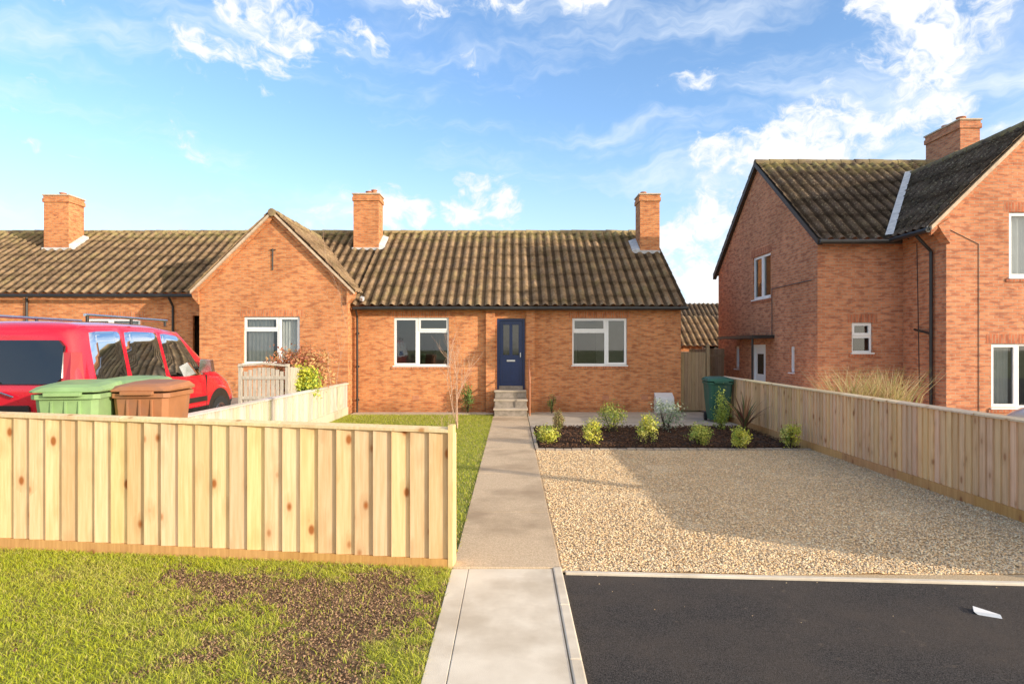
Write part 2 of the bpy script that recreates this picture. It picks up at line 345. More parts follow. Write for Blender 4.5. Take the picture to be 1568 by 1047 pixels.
for i,(ya,zt) in enumerate(((20.35,.25),(20.78,.50),(21.2,.76))): 
    mb.box(-.555,.465,ya,D+.05,-.05 if i==0 else zt-.252,zt-.05,0); mb.box(-.585,.495 if i<2 else .465,ya-.03,D+.04,zt-.049,zt,1)
mb.build('door_steps',[STEPM,TERR],house,bevel=.01)
mb=MB(); mb.cyl((.56,20.5,.0),(.56,20.5,1.1),.02,0);mb.cyl((.56,21.45,.0),(.56,21.45,1.75),.02,0);mb.cyl((.56,20.35,1.02),(.56,21.5,1.8),.022,0);mb.build('handrail',[TERRA],house)
V=Vector((0,1,PT)).normalized(); SL=(RD-21.35)*math.sqrt(1+PT*PT)
tiles('roof_tiles_front',(XL+.1,21.35,EZ),(1,0,0),V,XR+.12-XL-.1,SL,TILE,house)
tiles('roof_tiles_back',(XL+.1,2*RD-21.35,EZ),(1,0,0),Vector((0,-1,PT)),XR+.12-XL-.1,SL,TILE,house)
mb=MB(); ridge(mb,(XL-.2,RD,RZ-.01),(XR+.1,RD,RZ-.01)); mb.build('ridge_tiles',[RIDGE],house)
mb=MB(); 
for s in (-1,1):
    y0=RD+s*(RD-21.35); mb.hexa([(XR+.0,y0,EZ-.09),(XR+.11,y0,EZ-.09),(XR+.11,RD,RZ-.09),(XR+.0,RD,RZ-.09),(XR+.0,y0,EZ-.005),(XR+.11,y0,EZ-.005),(XR+.11,RD,RZ-.005),(XR+.0,RD,RZ-.005)],0)
mb.build('verge_mortar',[PALE],house)
mb=MB(); mb.box(XL+.2,XR,21.42,21.70-.003,EZ-.10,EZ-.02,0); mb.cyl((XL+.1,21.34,EZ-.06),(XR+.15,21.34,EZ-.06),.06,1,12)
mb.cyl((-5.12,21.6,0),(-5.12,21.6,EZ-.35),.035,1); mb.cyl((-5.12,21.6,EZ-.35),(-5.12,21.38,EZ-.1),.035,1)
for z in (.4,1.5,2.6): mb.box(-5.17,-5.07,21.63,21.698,z,z+.05,1)
mb.build('gutter',[DKWOOD,BLACKP],house)
chimney('chimney_right',house,4.88,5.63,24.9,25.8,4.9,8.02,BR,[(5.1,25.35,.11,.12)])
mb=MB(); mb.box(4.84,5.64,24.86,24.898,5.45,5.85,0); mb.hexa([(4.6,24.95,5.72),(4.878,24.9,5.69),(4.878,25.8,6.28),(4.6,25.8,6.28),(4.6,24.95,5.85),(4.878,24.9,5.9),(4.878,25.8,6.45),(4.6,25.8,6.36)],0);mb.build('chimney_flashing',[LEAD],house)
mb=MB(FR(D)); mb.hexa([(4.72,-.28,.02),(5.32,-.28,.02),(5.32,-.003,.02),(4.72,-.003,.02),(4.72,-.28,.52),(5.32,-.28,.52),(5.32,-.003,.66),(4.72,-.003,.66)],0); mb.box(4.77,5.27,-.295,-.281,.07,.48,0); mb.build('meter_box',[WHITE],house,bevel=.008)
mb=MB(FR(D))
for x in (-3.3,-1.5,1.4,3.0,4.3): mb.box(x,x+.22,-.006,.01,.42,.56,0)
mb.build('air_bricks',[TERRA],house)
# =================================================================== LEFT TERRACE w/ GABLE
nb=root('brick_terrace_bungalow',(0,0,0))
G=21.1; gx0,gx1=-10.1,-5.3; gc=-7.7; GZ=6.50; gs=(GZ-3.95)/2.6
mb=MB(FR(G)); hg=(-8.67,-6.86,1.65,3.15)
mb.wall(gx0,gx1,-.1,3.95,[hg],0)
mb.poly([(gx0,0,3.95),(gx1,0,3.95),(gx1,0,GZ-gs*2.4-.05),(gc,0,GZ-.08),(gx0,0,GZ-gs*2.4-.05)],0)
mb.T=LF(gx1); mb.poly([(G,0,-.1),(D+.6,0,-.1),(D+.6,0,4.1),(G,0,4.1)],0)
mb.T=LF(gx0); mb.poly([(G,0,-.1),(D+1,0,-.1),(D+1,0,4.1),(G,0,4.1)],0)
LD=22.4
mb.T=FR(LD); hp=(-10.95,-10.15,.5,3.25); hw=(-14.6,-12.75,1.75,3.15); hw2=(-19.6,-17.8,1.75,3.15)
mb.wall(-30,gx0,-.1,4.05,[hp,hw,hw2],0)
mb.T=FR(G)
for s in (-1,1):
    e=gc+s*2.4
    mb.prism([(e-s*.02,3.55),(e+s*.16,3.75),(e+s*.22,3.95),(e+s*.0,4.12)] ,-.12,.3,0)
mb.build('walls',[BR],nb,recalc=False)
mb=MB(FR(LD)); mb.box(-12.4,-9.7,.9,1.0,.4,3.6,0); mb.box(-11.6,-10.7,.85,.895,.6,2.9,0); mb.box(-12.4,-9.7,.125,.895,3.3,3.36,0); mb.box(-12.4,-12.3,.125,.895,.4,3.3,0); mb.build('porch_recess',[DKWOOD],nb)
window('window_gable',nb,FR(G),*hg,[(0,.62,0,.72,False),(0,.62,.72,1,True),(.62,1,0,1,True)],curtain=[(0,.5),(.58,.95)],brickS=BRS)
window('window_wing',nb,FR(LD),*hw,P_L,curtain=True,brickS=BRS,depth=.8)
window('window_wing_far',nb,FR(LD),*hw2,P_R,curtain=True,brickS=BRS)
y0=22.1;z0=EZ+PT*(y0-21.35); SL2=(RD-y0)*math.sqrt(1+PT*PT)
tiles('roof_tiles_front',(-30,y0,z0),(1,0,0),V,30+XL+.1-.002,SL2,TILE,nb)
tiles('roof_tiles_back',(-30,2*RD-21.35,EZ),(1,0,0),Vector((0,-1,PT)),30+XL+.098,SL,TILE,nb)
mb=MB(); ridge(mb,(-30,RD,RZ-.01),(XL-.2,RD,RZ-.01)); ridge(mb,(gc,G-.2,GZ),(gc,26.4,GZ)); mb.build('ridge_tiles',[RIDGE],nb)
gl=2.62*math.sqrt(1+gs*gs)
tiles('gable_tiles_right',(gc+2.62,G-.18,GZ-gs*2.62),(0,1,0),Vector((-1,0,gs)),5.4,gl,TILE,nb)
tiles('gable_tiles_left',(gc-2.62,G-.18,GZ-gs*2.62),(0,1,0),Vector((1,0,gs)),5.4,gl,TILE,nb)
mb=MB(FR(G-.17))
for s in (-1,1):
    e=gc+s*2.62;ze=GZ-gs*2.62
    mb.prism([(gc,GZ+.045),(e,ze+.045),(e,ze-.05),(gc,GZ-.05)],-.012,.168,0); mb.prism([(gc,GZ-.055),(e-s*.05,ze-.01),(e-s*.05,ze-.15),(gc,GZ-.20)],.08,.166,1)
mb.build('verge_mortar',[PALE,BR],nb)
mb=MB(); mb.cyl((-7.72,G-.03,4.65),(-7.72,G-.03,5.35),.018,0); mb.cyl((-7.82,G-.03,5.3),(-7.62,G-.03,5.3),.012,0); mb.build('wall_tie_rod',[BLACKP],nb)
mb=MB(); mb.cyl((-30,y0-.06,z0-.06),(gx0-.3,y0-.06,z0-.06),.06,0,12); mb.cyl((-11.6,LD-.06,.5),(-11.6,LD-.06,z0-.4),.04,0);mb.cyl((-11.6,LD-.06,z0-.4),(-11.6,y0-.05,z0-.1),.04,0);mb.cyl((-16.6,LD-.06,.5),(-16.6,LD-.06,z0-.1),.04,0)
mb.build('gutter',[BLACKP],nb)
chimney('chimney_shared',nb,-6.12,-5.14,25.2,26.0,5.2,8.1,BR,[(-5.6,25.6,.13,.12),(-5.4,25.6,.11,.18)])
chimney('chimney_far',nb,-18.07,-17.1,25.2,26.1,5.2,8.05,BR,[(-17.6,25.6,.12,.12)])
mb=MB()
for a,b in ((-6.12,-5.14),(-18.07,-17.1)):
    mb.box(a-.05,b+.05,25.15,25.198,5.6,6.0,0); mb.hexa([(b+.002,25.2,5.8),(b+.22,25.25,5.87),(b+.22,26.05,6.37),(b+.002,26.05,6.37),(b+.002,25.2,6.12),(b+.22,25.25,6.05),(b+.22,26.05,6.55),(b+.002,26.05,6.62)],0)
mb.hexa([(-5.02,21.5,3.70),(-4.90,21.42,3.66),(-4.86,21.5,3.72),(-4.98,21.6,3.76),(-5.02,21.5,3.8),(-4.9,21.42,3.76),(-4.86,21.5,3.82),(-4.98,21.6,3.86)],0)
mb.build('flashing',[LEAD],nb)
# =================================================================== RIGHT HOUSE
rh=root('brick_two_storey_house',(0,0,0))
RX=8.0; y1,y2=17.1,25.3; ym=21.2; ez=5.05; rz=8.05; rp=(rz-ez)/(ym-y1)
mb=MB(LF(RX)); hs=[(20.2,21.7,3.72,5.12),(23.0,23.4,1.4,2.2),(18.5,18.8,1.45,2.2),(20.6,21.7,.2,2.25)]
mb.wall(y1,y2,-.1,5.12,hs,0)
mb.poly([(y1+.0,0,5.12),(y2,0,5.12),(ym,0,rz-.05)],0)
mb.T=FR(y1); hf=(8.9,9.44,2.03,2.82); mb.wall(RX,10.24,-.1,5.05,[hf],0)
fx=10.24; fy=15.4; fc=12.37; fz=7.5; fs=.976
mb.T=LF(fx); mb.wall(fy,y1,-.1,5.1,[],0)
mb.T=FR(fy); hu=(11.72,13.05,3.82,5.36); hl=(11.3,13.45,.75,2.26)
mb.wall(fx,14.5,-.1,5.36,[hu,hl],0); mb.poly([(fx,0,5.36),(14.5,0,5.36),(fc,0,fz-.08)],0)
mb.prism([(fx+.02,4.6),(fx-.16,4.85),(fx-.26,5.02),(fx,5.2)],-.12,.2,0)
mb.T=FR(y2); mb.wall(RX,20,-.1,5,[],0)
mb.T=FR(y1); mb.wall(14.5,20,-.1,5.05,[],0); mb.T=LF(14.5); mb.wall(fy,y1,-.1,5.1,[],0)
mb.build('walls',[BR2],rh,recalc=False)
window('window_side_upper',rh,LF(RX),*hs[0],[(0,.5,0,1,True),(.5,1,0,1,True)],brickS=BR2S,depth=1.2)
window('window_side_small',rh,LF(RX),*hs[1],[(0,1,0,1,True)],depth=1,room=True)
window('window_side_slit',rh,LF(RX),*hs[2],[(0,1,0,1,True)],depth=1)
window('window_front_small',rh,FR(y1),*hf,[(0,1,0,.55,False),(0,1,.55,1,True)],brickS=BR2S,depth=1)
window('window_wing_upper',rh,FR(fy),*hu,[(0,.5,0,1,True),(.5,1,0,1,True)],curtain=True,brickS=BR2S,depth=1.5)
window('window_wing_lower',rh,FR(fy),*hl,[(0,.3,0,1,True),(.3,.7,0,1,False),(.7,1,0,1,True)],curtain=[(0,.25),(.7,1)],brickS=BR2S,depth=1.5)
mb=MB(LF(RX)); a,b,c,d=hs[3]
mb.box(a,a+.08,.03,.1,c,d,0);mb.box(b-.08,b,.03,.1,c,d,0);mb.box(a+.08,b-.08,.03,.1,d-.08,d,0);mb.box(a+.08,b-.08,.06,.09,c,d-.08,0);mb.box(a+.3,b-.3,.05,.058,c+1.1,d-.3,1)
mb.box(19.9,23.2,-.7,-.002,2.44,2.54,2); mb.cyl((20.1,-.6,0),(20.1,-.6,2.44),.035,2)
mb.build('side_door_canopy',[WHITE,CARGL,BLACKP],rh)
Vr=Vector((0,1,rp)).normalized(); sl=(ym-y1+.28)*math.sqrt(1+rp*rp); ye=y1-.28; zee=ez-.28*rp+.08
tiles('roof_tiles_front',(RX-.12,ye,zee),(1,0,0),Vr,12.5,sl,TILE2,rh)
tiles('roof_tiles_back',(RX-.12,2*ym-ye,zee),(1,0,0),Vector((0,-1,rp)),12.5,sl,TILE2,rh)
RZ2=rz+.08
fl=2.6*math.sqrt(1+fs*fs)
tiles('wing_tiles_left',(fc-2.6,fy-.2,fz-2.6*fs),(0,1,0),Vector((1,0,fs)),6.0,fl,TILE2,rh)
tiles('wing_tiles_right',(fc+2.6,fy-.2,fz-2.6*fs),(0,1,0),Vector((-1,0,fs)),6.0,fl,TILE2,rh)
mb=MB(); ridge(mb,(RX-.12,ym,RZ2),(20.3,ym,RZ2)); ridge(mb,(fc,fy-.2,fz),(fc,21.0,fz)); mb.build('ridge_tiles',[RIDGE2],rh)
mb=MB(FR(fy-.19))
for s in (-1,1):
    e=fc+s*2.6;ze=fz-fs*2.6
    mb.prism([(fc,fz+.045),(e,ze+.045),(e,ze-.06),(fc,fz-.06)],-.012,.188,0); mb.prism([(fc,fz-.065),(e-s*.05,ze-.015),(e-s*.05,ze-.16),(fc,fz-.21)],.09,.186,1)
mb.T=LF(RX-.13)
for s in (-1,1):
    e=ym+s*(ym-ye)
    mb.prism([(ym,RZ2+.04),(e,zee+.04),(e,zee-.12),(ym,RZ2-.12)],0,.129,2)
mb.build('verges',[PALE,BR2,DKWOOD],rh)
mb=MB(); mb.cyl((RX-.1,ye-.05,zee-.04),(10.0,ye-.05,zee-.04),.06,0,12); mb.cyl((9.72,fy-.15,fz-2.6*fs-.05),(9.72,y1-.2,fz-2.6*fs-.05),.06,0,12)
mb.cyl((10.17,15.85,0),(10.17,15.85,4.5),.04,0);mb.cyl((10.17,15.85,4.5),(9.75,15.75,4.86),.04,0);mb.cyl((10.17,15.85,2.5),(10.17,16.5,2.62),.03,0)
mb.cyl((7.95,17.35,3.95),(7.95,20.0,3.95),.012,0);mb.cyl((7.96,20.0,2.5),(7.96,20.0,3.95),.012,0)
mb.cyl((11.0,fy-.012,.3),(11.0,fy-.012,4.6),.007,0);mb.cyl((11.0,fy-.012,4.6),(10.3,fy-.012,4.95),.007,0)
mb.cyl((10.228,16.4,1.2),(10.228,16.5,4.8),.009,0)
mb.build('gutter_downpipe',[BLACKP],rh)
mb=MB()
def vp(z): return (fc-(fz-z)/fs, ye+(z-zee)/rp)
for k in range(10):
    za=4.95+k*.255;zb=za+.26
    Xa,ya=vp(za);Xb,yb=vp(zb)
    mb.poly([(Xa-.13,ya-.0,za+.12),(Xa+.0,ya-.14,za+.12),(Xb+.0,yb-.14,zb+.12),(Xb-.13,yb,zb+.12)],0)
mb.build('valley_lead',[LEAD],rh)
chimney('chimney',rh,14.0,14.62,20.4,22.1,6.5,9.3,BR2,[(14.3,20.8,.13,.15),(14.3,21.5,.13,.12)])
# =================================================================== BACKGROUND houses
def simple_house(name,x0,x1,y0,y1,ez,rz,mt=BR,ti=TILE):
    r=root(name); mb=MB(FR(y0)); mb.wall(x0,x1,-.1,ez,[(x0+1.5,x0+2.9,1,2.2),(x1-3,x1-1.6,1,2.2)],0)
    mb.T=LF(x0); ymm=(y0+y1)/2; mb.poly([(y0,0,-.1),(y1,0,-.1),(y1,0,ez),(ymm,0,rz),(y0,0,ez)],0); mb.T=LF(x1); mb.poly([(y0,0,-.1),(y1,0,-.1),(y1,0,ez),(ymm,0,rz),(y0,0,ez)],0)
    mb.build('walls',[mt],r,recalc=False)
    window('window_left',r,FR(y0),x0+1.5,x0+2.9,1,2.2,P_L,depth=1); window('window_right',r,FR(y0),x1-3,x1-1.6,1,2.2,P_R,depth=1)
    p=(rz-ez)/(ymm-y0); s=(ymm-y0+.3)*math.sqrt(1+p*p)
    tiles('roof_front',(x0-.2,y0-.3,ez-.3*p+.05),(1,0,0),Vector((0,1,p)),x1-x0+.4,s,ti,r); tiles('roof_back',(x0-.2,y1+.3,ez-.3*p+.05),(1,0,0),Vector((0,-1,p)),x1-x0+.4,s,ti,r)
    return r
simple_house('brick_house',8.5,22,42,49,2.9,5.1,BR,TILE2)
simple_house('brick_garage',8.2,12.6,33,38,2.3,3.75,BR,TILE)
# =================================================================== FENCES
def fence(name,p0,p1,h0,h1,pitch,wm,cm,gm,zb=0,side=1,postgap=1.8,gb=.14,cap=.05,endpost=True,base0=0,base1=0,flip=False,thick=.026):
    p0=Vector(p0);p1=Vector(p1);L=(p1-p0).length;d=(p1-p0)/L;n=Vector((-d.y,d.x))*side
    T=lambda u,w,z:(p0.x+d.x*u+n.x*w,p0.y+d.y*u+n.y*w,z)
    r=root(name); mb=MB(T); hh=lambda u:h0+(h1-h0)*u/L; bb=lambda u:base0+(base1-base0)*u/L
    nb_=int(L/pitch)
    for k in range(nb_):
        a=k*L/nb_;b=(k+1)*L/nb_; mb.tint=random.random(); j=random.uniform(-.004,.004);t=random.uniform(-.003,.003)
        z0=bb(a)+zb+gb+.002; za=hh(a)-.004+j; zc=hh(min(b,L))-.004+j
        wa,wb=(-.006,-thick+t) if flip else (-thick,-.006+t)
        mb.hexa([(a,wa,z0),(b,wb,z0),(b,0,z0),(a,0,z0),(a,wa,za),(b,wb,zc),(b,0,zc),(a,0,za)],0)
    ng=max(1,int(round(L/postgap)))
    for k in range(ng):
        a=k*L/ng;b=(k+1)*L/ng-.004; mb.tint=random.random(); q=random.uniform(-.008,.008)
        mb.hexa([(a,-.036,bb(a)+zb-.05),(b,-.036,bb(b)+zb-.05),(b,0,bb(b)+zb-.05),(a,0,bb(a)+zb-.05),(a,-.036,bb(a)+zb+gb),(b,-.036,bb(b)+zb+gb),(b,0,bb(b)+zb+gb),(a,0,bb(a)+zb+gb)],2)
        mb.tint=random.random()
        mb.hexa([(a,-.05,hh(a)),(b,-.05,hh(b)),(b,.04,hh(b)),(a,.04,hh(a)),(a,-.05,hh(a)+cap*.6+q),(b,-.05,hh(b)+cap*.6+q*.5),(b,.04,hh(b)+cap),(a,.04,hh(a)+cap)],1)
        for zz in (.35,.75):
            z=hh(a)*zz; mb.hexa([(a,.002,z),(b,.002,z),(b,.06,z),(a,.06,z),(a,.002,z+.08),(b,.002,z+.08),(b,.06,z+.08),(a,.06,z+.08)],0)
    for k in range(ng+1):
        a=k*L/ng; mb.tint=random.random(); mb.box(a-.045,a+.045,.062,.15,bb(a)+zb-.1,hh(a)-.02,0)
    if endpost: mb.tint=.7; mb.box(-.05,-.002,-.04,.09,zb-.05,hh(0)+cap+.02,0)
    mb.build('boards',[wm,cm,gm],r,bevel=.0)
    return r
fence('wooden_fence',(-.63,6.5),(-9.4,7.62),1.345,1.50,.19,WOOD,WOODC,WOODG,side=-1,gb=.09,base0=.0,base1=.05,flip=True,thick=.034)
fence('wooden_fence',(6.4,5.4),(6.4,19.8),1.25,1.25,.135,WOODR,WOODC,WOODG,side=-1,gb=.15,thick=.03)
fence('wooden_fence',(-5.3,8.6),(-5.3,21.0),1.06,.98,.15,WOODW,WOODW,WOODW,side=1,gb=.25)
fence('wooden_fence',(6.0,30.0),(16.0,30.0),1.9,1.9,.13,WOODB,WOODB,WOODB,side=1,endpost=False)
r=root('wooden_gate'); mb=MB(FR(21.9))
for k in range(7):
    mb.tint=random.random(); mb.box(5.66+k*.12,5.775+k*.12,0,.02,.05,2.0,0)
for z in (.3,1.1,1.8): mb.box(5.66,6.5,.021,.05,z,z+.09,0)
mb.box(6.52,6.62,-.03,.09,0,2.25,0); mb.build('planks',[WOODB],r)
r=root('wooden_side_fence'); mb=MB(FR(24.5))
for k in range(11):
    mb.tint=random.random(); mb.box(6.65+k*.12,6.765+k*.12,0,.02,.05,2.1,0)
for z in (.3,1.8): mb.box(6.65,7.98,-.03,-.001,z,z+.09,0)
mb.build('planks',[WOODB],r)
r=root('weathered_garden_gate'); 
mb=MB(FR(16.6))
for k in range(9):
    u=-6.82+k*.115; t=(k-4)/4; mb.box(u,u+.092,0,.022,.6,1.56+.10*(1-t*t),0)
mb.box(-6.86,-5.75,-.025,-.002,.85,.93,0);mb.box(-6.86,-5.75,-.025,-.002,1.36,1.44,0)
mb.box(-6.95,-6.86,-.03,.07,.5,1.75,0);mb.box(-5.76,-5.67,-.03,.07,.5,1.75,0); mb.bar((-6.95,-.02,1.70),(-6.3,-.02,1.76),.09,.05,0); mb.bar((-6.3,-.02,1.76),(-5.67,-.02,1.70),.09,.05,0)
mb.T=LF(-5.7)
for k in range(9): mb.box(16.75+k*.2,16.93+k*.2,0,.022,.6,1.66-.015*k,0)
mb.box(16.7,18.6,-.03,-.001,1.45,1.53,0)
mb.build('slats',[GREYW],r,bevel=.004)
# =================================================================== GROUND
def slab(name,x0,x1,y0,y1,z0,z1,m,bevel=0):
    mb=MB(); mb.box(x0,x1,y0,y1,z0,z1,0); return mb.build(name,[m],None,bevel=bevel)
mb=MB(); mb.poly([(-600,-300,-.05),(600,-300,-.05),(600,900,-.05),(-600,900,-.05)]); mb.build('ground',[GROUND])
mb=MB(); mb.poly([(.495,-6,-.012),(40,-6,-.012),(40,4.0,-.012),(6.8,5.9,-.012),(.495,6.33,-.012)]); mb.poly([(-80,-14,-.012),(80,-14,-.012),(80,-6.01,-.012),(-80,-6.01,-.012)]); mb.build('asphalt_road',[ASPH])
mb=MB(); mb.hexa([(.52,6.325,-.05),(7.2,5.86,-.05),(7.2,5.92,-.05),(.52,6.385,-.05),(.52,6.325,.012),(7.2,5.86,.012),(7.2,5.92,.012),(.52,6.385,.012)]); mb.build('kerb_edging',[CONC],None,bevel=.006)
r=root('concrete_path')
mb=MB(); mb.box(-.425,.395,-6,6.43,-.05,.012,0); mb.build('slab',[CONC],r,bevel=.006)
mb=MB(); mb.box(-.595,-.429,-6,6.43,-.05,.010,0); mb.build('edge_strip',[CONC],r,bevel=.006)
mb=MB(); 
for k in range(13): mb.box(.402,.49,-6+k*.96,-6+k*.96+.955,-.05,.022,0)
mb.build('kerb',[CONC],r,bevel=.012)
mb=MB()
ys=[6.445,8.6,11.2,13.9,17.0,20.36]
for a,b in zip(ys,ys[1:]): mb.box(-.585,.48,a,b-.006,-.05,.022,0)
mb.build('garden_path',[PATHM],None,bevel=.008)
slab('house_apron',.5,6.3,17.7,D-.005,-.05,.016,TERR); slab('house_apron',-5.2,-.6,20.9,D-.005,-.05,.016,TERR)
mb=MB(); mb.poly([(6.47,5.5,-.01),(40,5.5,-.01),(40,40,-.01),(6.47,40,-.01)]); mb.build('neighbour_drive',[TERR])
slab('raised_driveway',-30,-5.36,8.1,22.35,-.05,.55,TERR); slab('raised_driveway',-9.0,-3.7,7.55,8.09,-.05,.55,TERR)
slab('raised_driveway',-5.35,-3.7,8.095,9.2,-.05,.55,TERR)
def fbm(x,y,s): return mnoise.fractal(Vector((x*s,y*s,3.1)),1.0,2.0,4)
def dirt(x,y):
    def g(cx,cy,rx,ry): return math.exp(-((x-cx)/rx)**2-((y-cy)/ry)**2)
    v=.85*g(-1.75,5.75,1.0,.40)+.85*g(-1.25,5.25,.55,.50)+.45*g(-1.7,4.6,.7,.35)+.5*g(-2.9,6.1,.9,.25)+.35*g(-1.1,4.3,.4,.4)+.35*g(-1.0,6.2,.5,.3)
    return v+.55*fbm(x,y,1.7)+.42*fbm(x+9,y,6.0)+.22*fbm(x,y+5,19)
def turf(name,x0,x1,ya,yb,res,dirtf,gcol,parent):
    nx=int((x1-x0)/res);ny=int((yb-ya)/res); xs=np.linspace(x0,x1,nx+1);yy=np.linspace(ya,yb,ny+1)
    V=[];C=[]
    for y in yy:
        for x in xs:
            d=min(1,max(0,(dirtf(x,y)-.22)/.35)); h=.010*fbm(x,y,5)+.014*fbm(x,y,14)-.004
            V.append((x,y,h)); g=gcol; b=(.25,.155,.09)
            C.append([g[i]*(1-d)+b[i]*d for i in range(3)])
    w=nx+1;i=(np.arange(ny)[:,None]*w+np.arange(nx)[None,:]).ravel(); F=np.stack([i,i+1,i+w+1,i+w],1)
    return np_mesh(name,V,[F],TURF,np.array(C),parent,True)
def blades(name,P,h,w,C,parent,lean=.5,mat=None):
    n=len(P);a=rng.uniform(0,2*np.pi,n);h=h[:,None];dx=np.stack([np.cos(a),np.sin(a),np.zeros(n)],1)*w[:,None]
    b=rng.uniform(0,2*np.pi,n);ln=np.stack([np.cos(b),np.sin(b),np.zeros(n)],1)*h*rng.uniform(.1,lean*2,(n,1)); up=np.array([[0,0,1.0]])
    v0=P-dx;v1=P+dx;v2=P+dx*.75+ln*.3+up*h*.6;v3=P-dx*.75+ln*.3+up*h*.6;v4=P+ln+up*h
    V=np.stack([v0,v1,v2,v3,v4],1).reshape(-1,3);i=np.arange(n)*5
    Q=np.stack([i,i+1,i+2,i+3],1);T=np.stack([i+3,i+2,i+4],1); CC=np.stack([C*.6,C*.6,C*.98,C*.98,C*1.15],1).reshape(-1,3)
    return np_mesh(name,V,[Q,T],mat or GRASSB,np.minimum(CC,.9),parent)
gr=root('grass_verge'); turf('turf',-9.5,-.6,1.0,7.8,.05,dirt,(.33,.32,.09),gr)
P=[];Cc=[]
for _ in range(110000):
    x=random.uniform(-6.3,-.59);y=random.uniform(3.7,7.3)
    if x<-.86*y: continue
    if y>6.46+(-.63-x)*(.128): continue
    d=dirt(x,y)
    if random.random()< (d-.18)/.34 and random.random()>.09: continue
    t=random.random(); dry=max(0,min(1,(fbm(x,y,1.1)+.25+d*.6)))
    g=(.42+.22*t,.52+.12*t,.05); dr=(.75,.62,.28)
    k=min(1,dry*.55*random.random()+ (.6 if random.random()<.12 else 0))
    P.append((x,y,0));Cc.append([g[i]*(1-k)+dr[i]*k for i in range(3)])
P=np.array(P);Cc=np.array(Cc);n=len(P)
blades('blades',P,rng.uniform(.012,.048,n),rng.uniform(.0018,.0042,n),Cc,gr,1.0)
def stones(name,P,s,C,mat,parent=None,flat=.6):
    n=len(P);B=np.array([[1,0,0],[-1,0,0],[0,1,0],[0,-1,0],[0,0,1],[0,0,-1]],float)
    a=rng.uniform(0,2*np.pi,n);ca,sa=np.cos(a),np.sin(a)
    J=B[None]*rng.uniform(.6,1.25,(n,6,1))+rng.uniform(-.3,.3,(n,6,3)); J[:,:,2]*=flat
    X=J[:,:,0]*ca[:,None]-J[:,:,1]*sa[:,None];Y=J[:,:,0]*sa[:,None]+J[:,:,1]*ca[:,None]
    V=np.stack([X,Y,J[:,:,2]],2)*s[:,None,None]+P[:,None,:]
    F=np.array([[0,2,4],[2,1,4],[1,3,4],[3,0,4],[2,0,5],[1,2,5],[3,1,5],[0,3,5]])
    FF=(np.arange(n)[:,None,None]*6+F[None]).reshape(-1,3)
    return np_mesh(name,V.reshape(-1,3),[FF],mat,np.repeat(C,6,0),parent)
P=[]
for _ in range(22000):
    x=random.uniform(-4,-.62);y=random.uniform(4,6.6)
    if dirt(x,y)>.24 and y<6.46+(-.63-x)*.128: P.append((x,y,.004))
P=np.array(P);n=len(P);C=np.array([.27,.17,.10])*rng.uniform(.35,1.7,(n,1))
stones('soil_crumbs',P,rng.uniform(.003,.015,n),C,STONE,gr,.7)
lw=root('lawn'); turf('turf',-5.3,-.59,6.62,20.9,.12,lambda x,y:.05+.3*fbm(x,y,1.2),(.30,.33,.08),lw)
n=90000;x=rng.uniform(-5.25,-.57,n);y=rng.uniform(6.7,20.9,n)
keep=(x>-.094*y-1.2)|(y>15)|(rng.random(n)<.3); x=x[keep];y=y[keep];n=len(x)
g=np.array([.38,.46,.05])+rng.uniform(0,1,(n,1))*np.array([.20,.10,.03]); dry=(rng.random(n)<.16)[:,None]; g=np.where(dry,np.array([.66,.56,.25]),g)
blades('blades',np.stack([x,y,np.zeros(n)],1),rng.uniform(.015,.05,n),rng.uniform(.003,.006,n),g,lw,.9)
gv=root('gravel_drive'); mb=MB(); mb.poly([(.482,6.36,.0),(6.41,5.96,.0),(6.41,13.8,.0),(.482,13.8,.0)]); mb.build('base',[GRAVB],gv)
n=95000; y=6.3+(13.75-6.3)*rng.random(n)**1.35; x=rng.uniform(.50,6.38,n); k=y>6.42-(x-.5)*.069; x=x[k];y=y[k];n=len(x)
pal=np.array([[.90,.68,.42],[.82,.60,.35],[.92,.76,.52],[.66,.44,.24],[.56,.43,.30],[.88,.62,.34]]); C=np.minimum(pal[rng.integers(0,6,n)]*rng.uniform(.85,1.12,(n,1)),.93)
zz=np.array([.014*mnoise.noise(Vector((a*1.3,b*1.3,0)))+.007*mnoise.noise(Vector((a*5,b*5,4))) for a,b in zip(x,y)])
stones('stones',np.stack([x,y,.006+zz+rng.uniform(0,.006,n)],1),rng.uniform(.008,.018,n),C,STONE,gv,.45)
n=45;x=rng.uniform(.55,6,n);y=6.28-rng.random(n)**4*1.5; stones('stray_stones',np.stack([x,y,np.full(n,-.006)],1),rng.uniform(.003,.008,n),pal[rng.integers(0,6,n)]*.8,STONE,gv)
bd=root('planting_bed')
nx,ny=90,40;V=[]
for j in range(ny+1):
    for i in range(nx+1):
        X=.56+5.7*i/nx;Y=13.86+3.85*j/ny; e=min(1,min(i,nx-i,j,ny-j)/4); V.append((X,Y,-.01+e*(.06+.03*fbm(X,Y,2.5)+.02*fbm(X,Y,9))))
w=nx+1;i=(np.arange(ny)[:,None]*w+np.arange(nx)[None,:]).ravel(); np_mesh('soil',V,[np.stack([i,i+1,i+w+1,i+w],1)],SOIL,None,bd,True)
n=9000;x=rng.uniform(.6,6.2,n);y=rng.uniform(13.9,17.65,n);C=np.array([.09,.047,.027])*rng.uniform(.4,2.2,(n,1)); stones('bark_chips',np.stack([x,y,rng.uniform(.045,.075,n)],1),rng.uniform(.012,.035,n),C,STONE,bd,.4)
mb=MB(); x=.5
while x<6.3:
    l=random.uniform(.16,.24); mb.box(x,x+l-.012,13.76+random.uniform(-.01,.01),13.86,-.05,.035+random.uniform(0,.012),0); x+=l
y=13.9
while y<17.6: mb.box(.49,.56,y,y+.22,-.05,.05,0); y+=.235
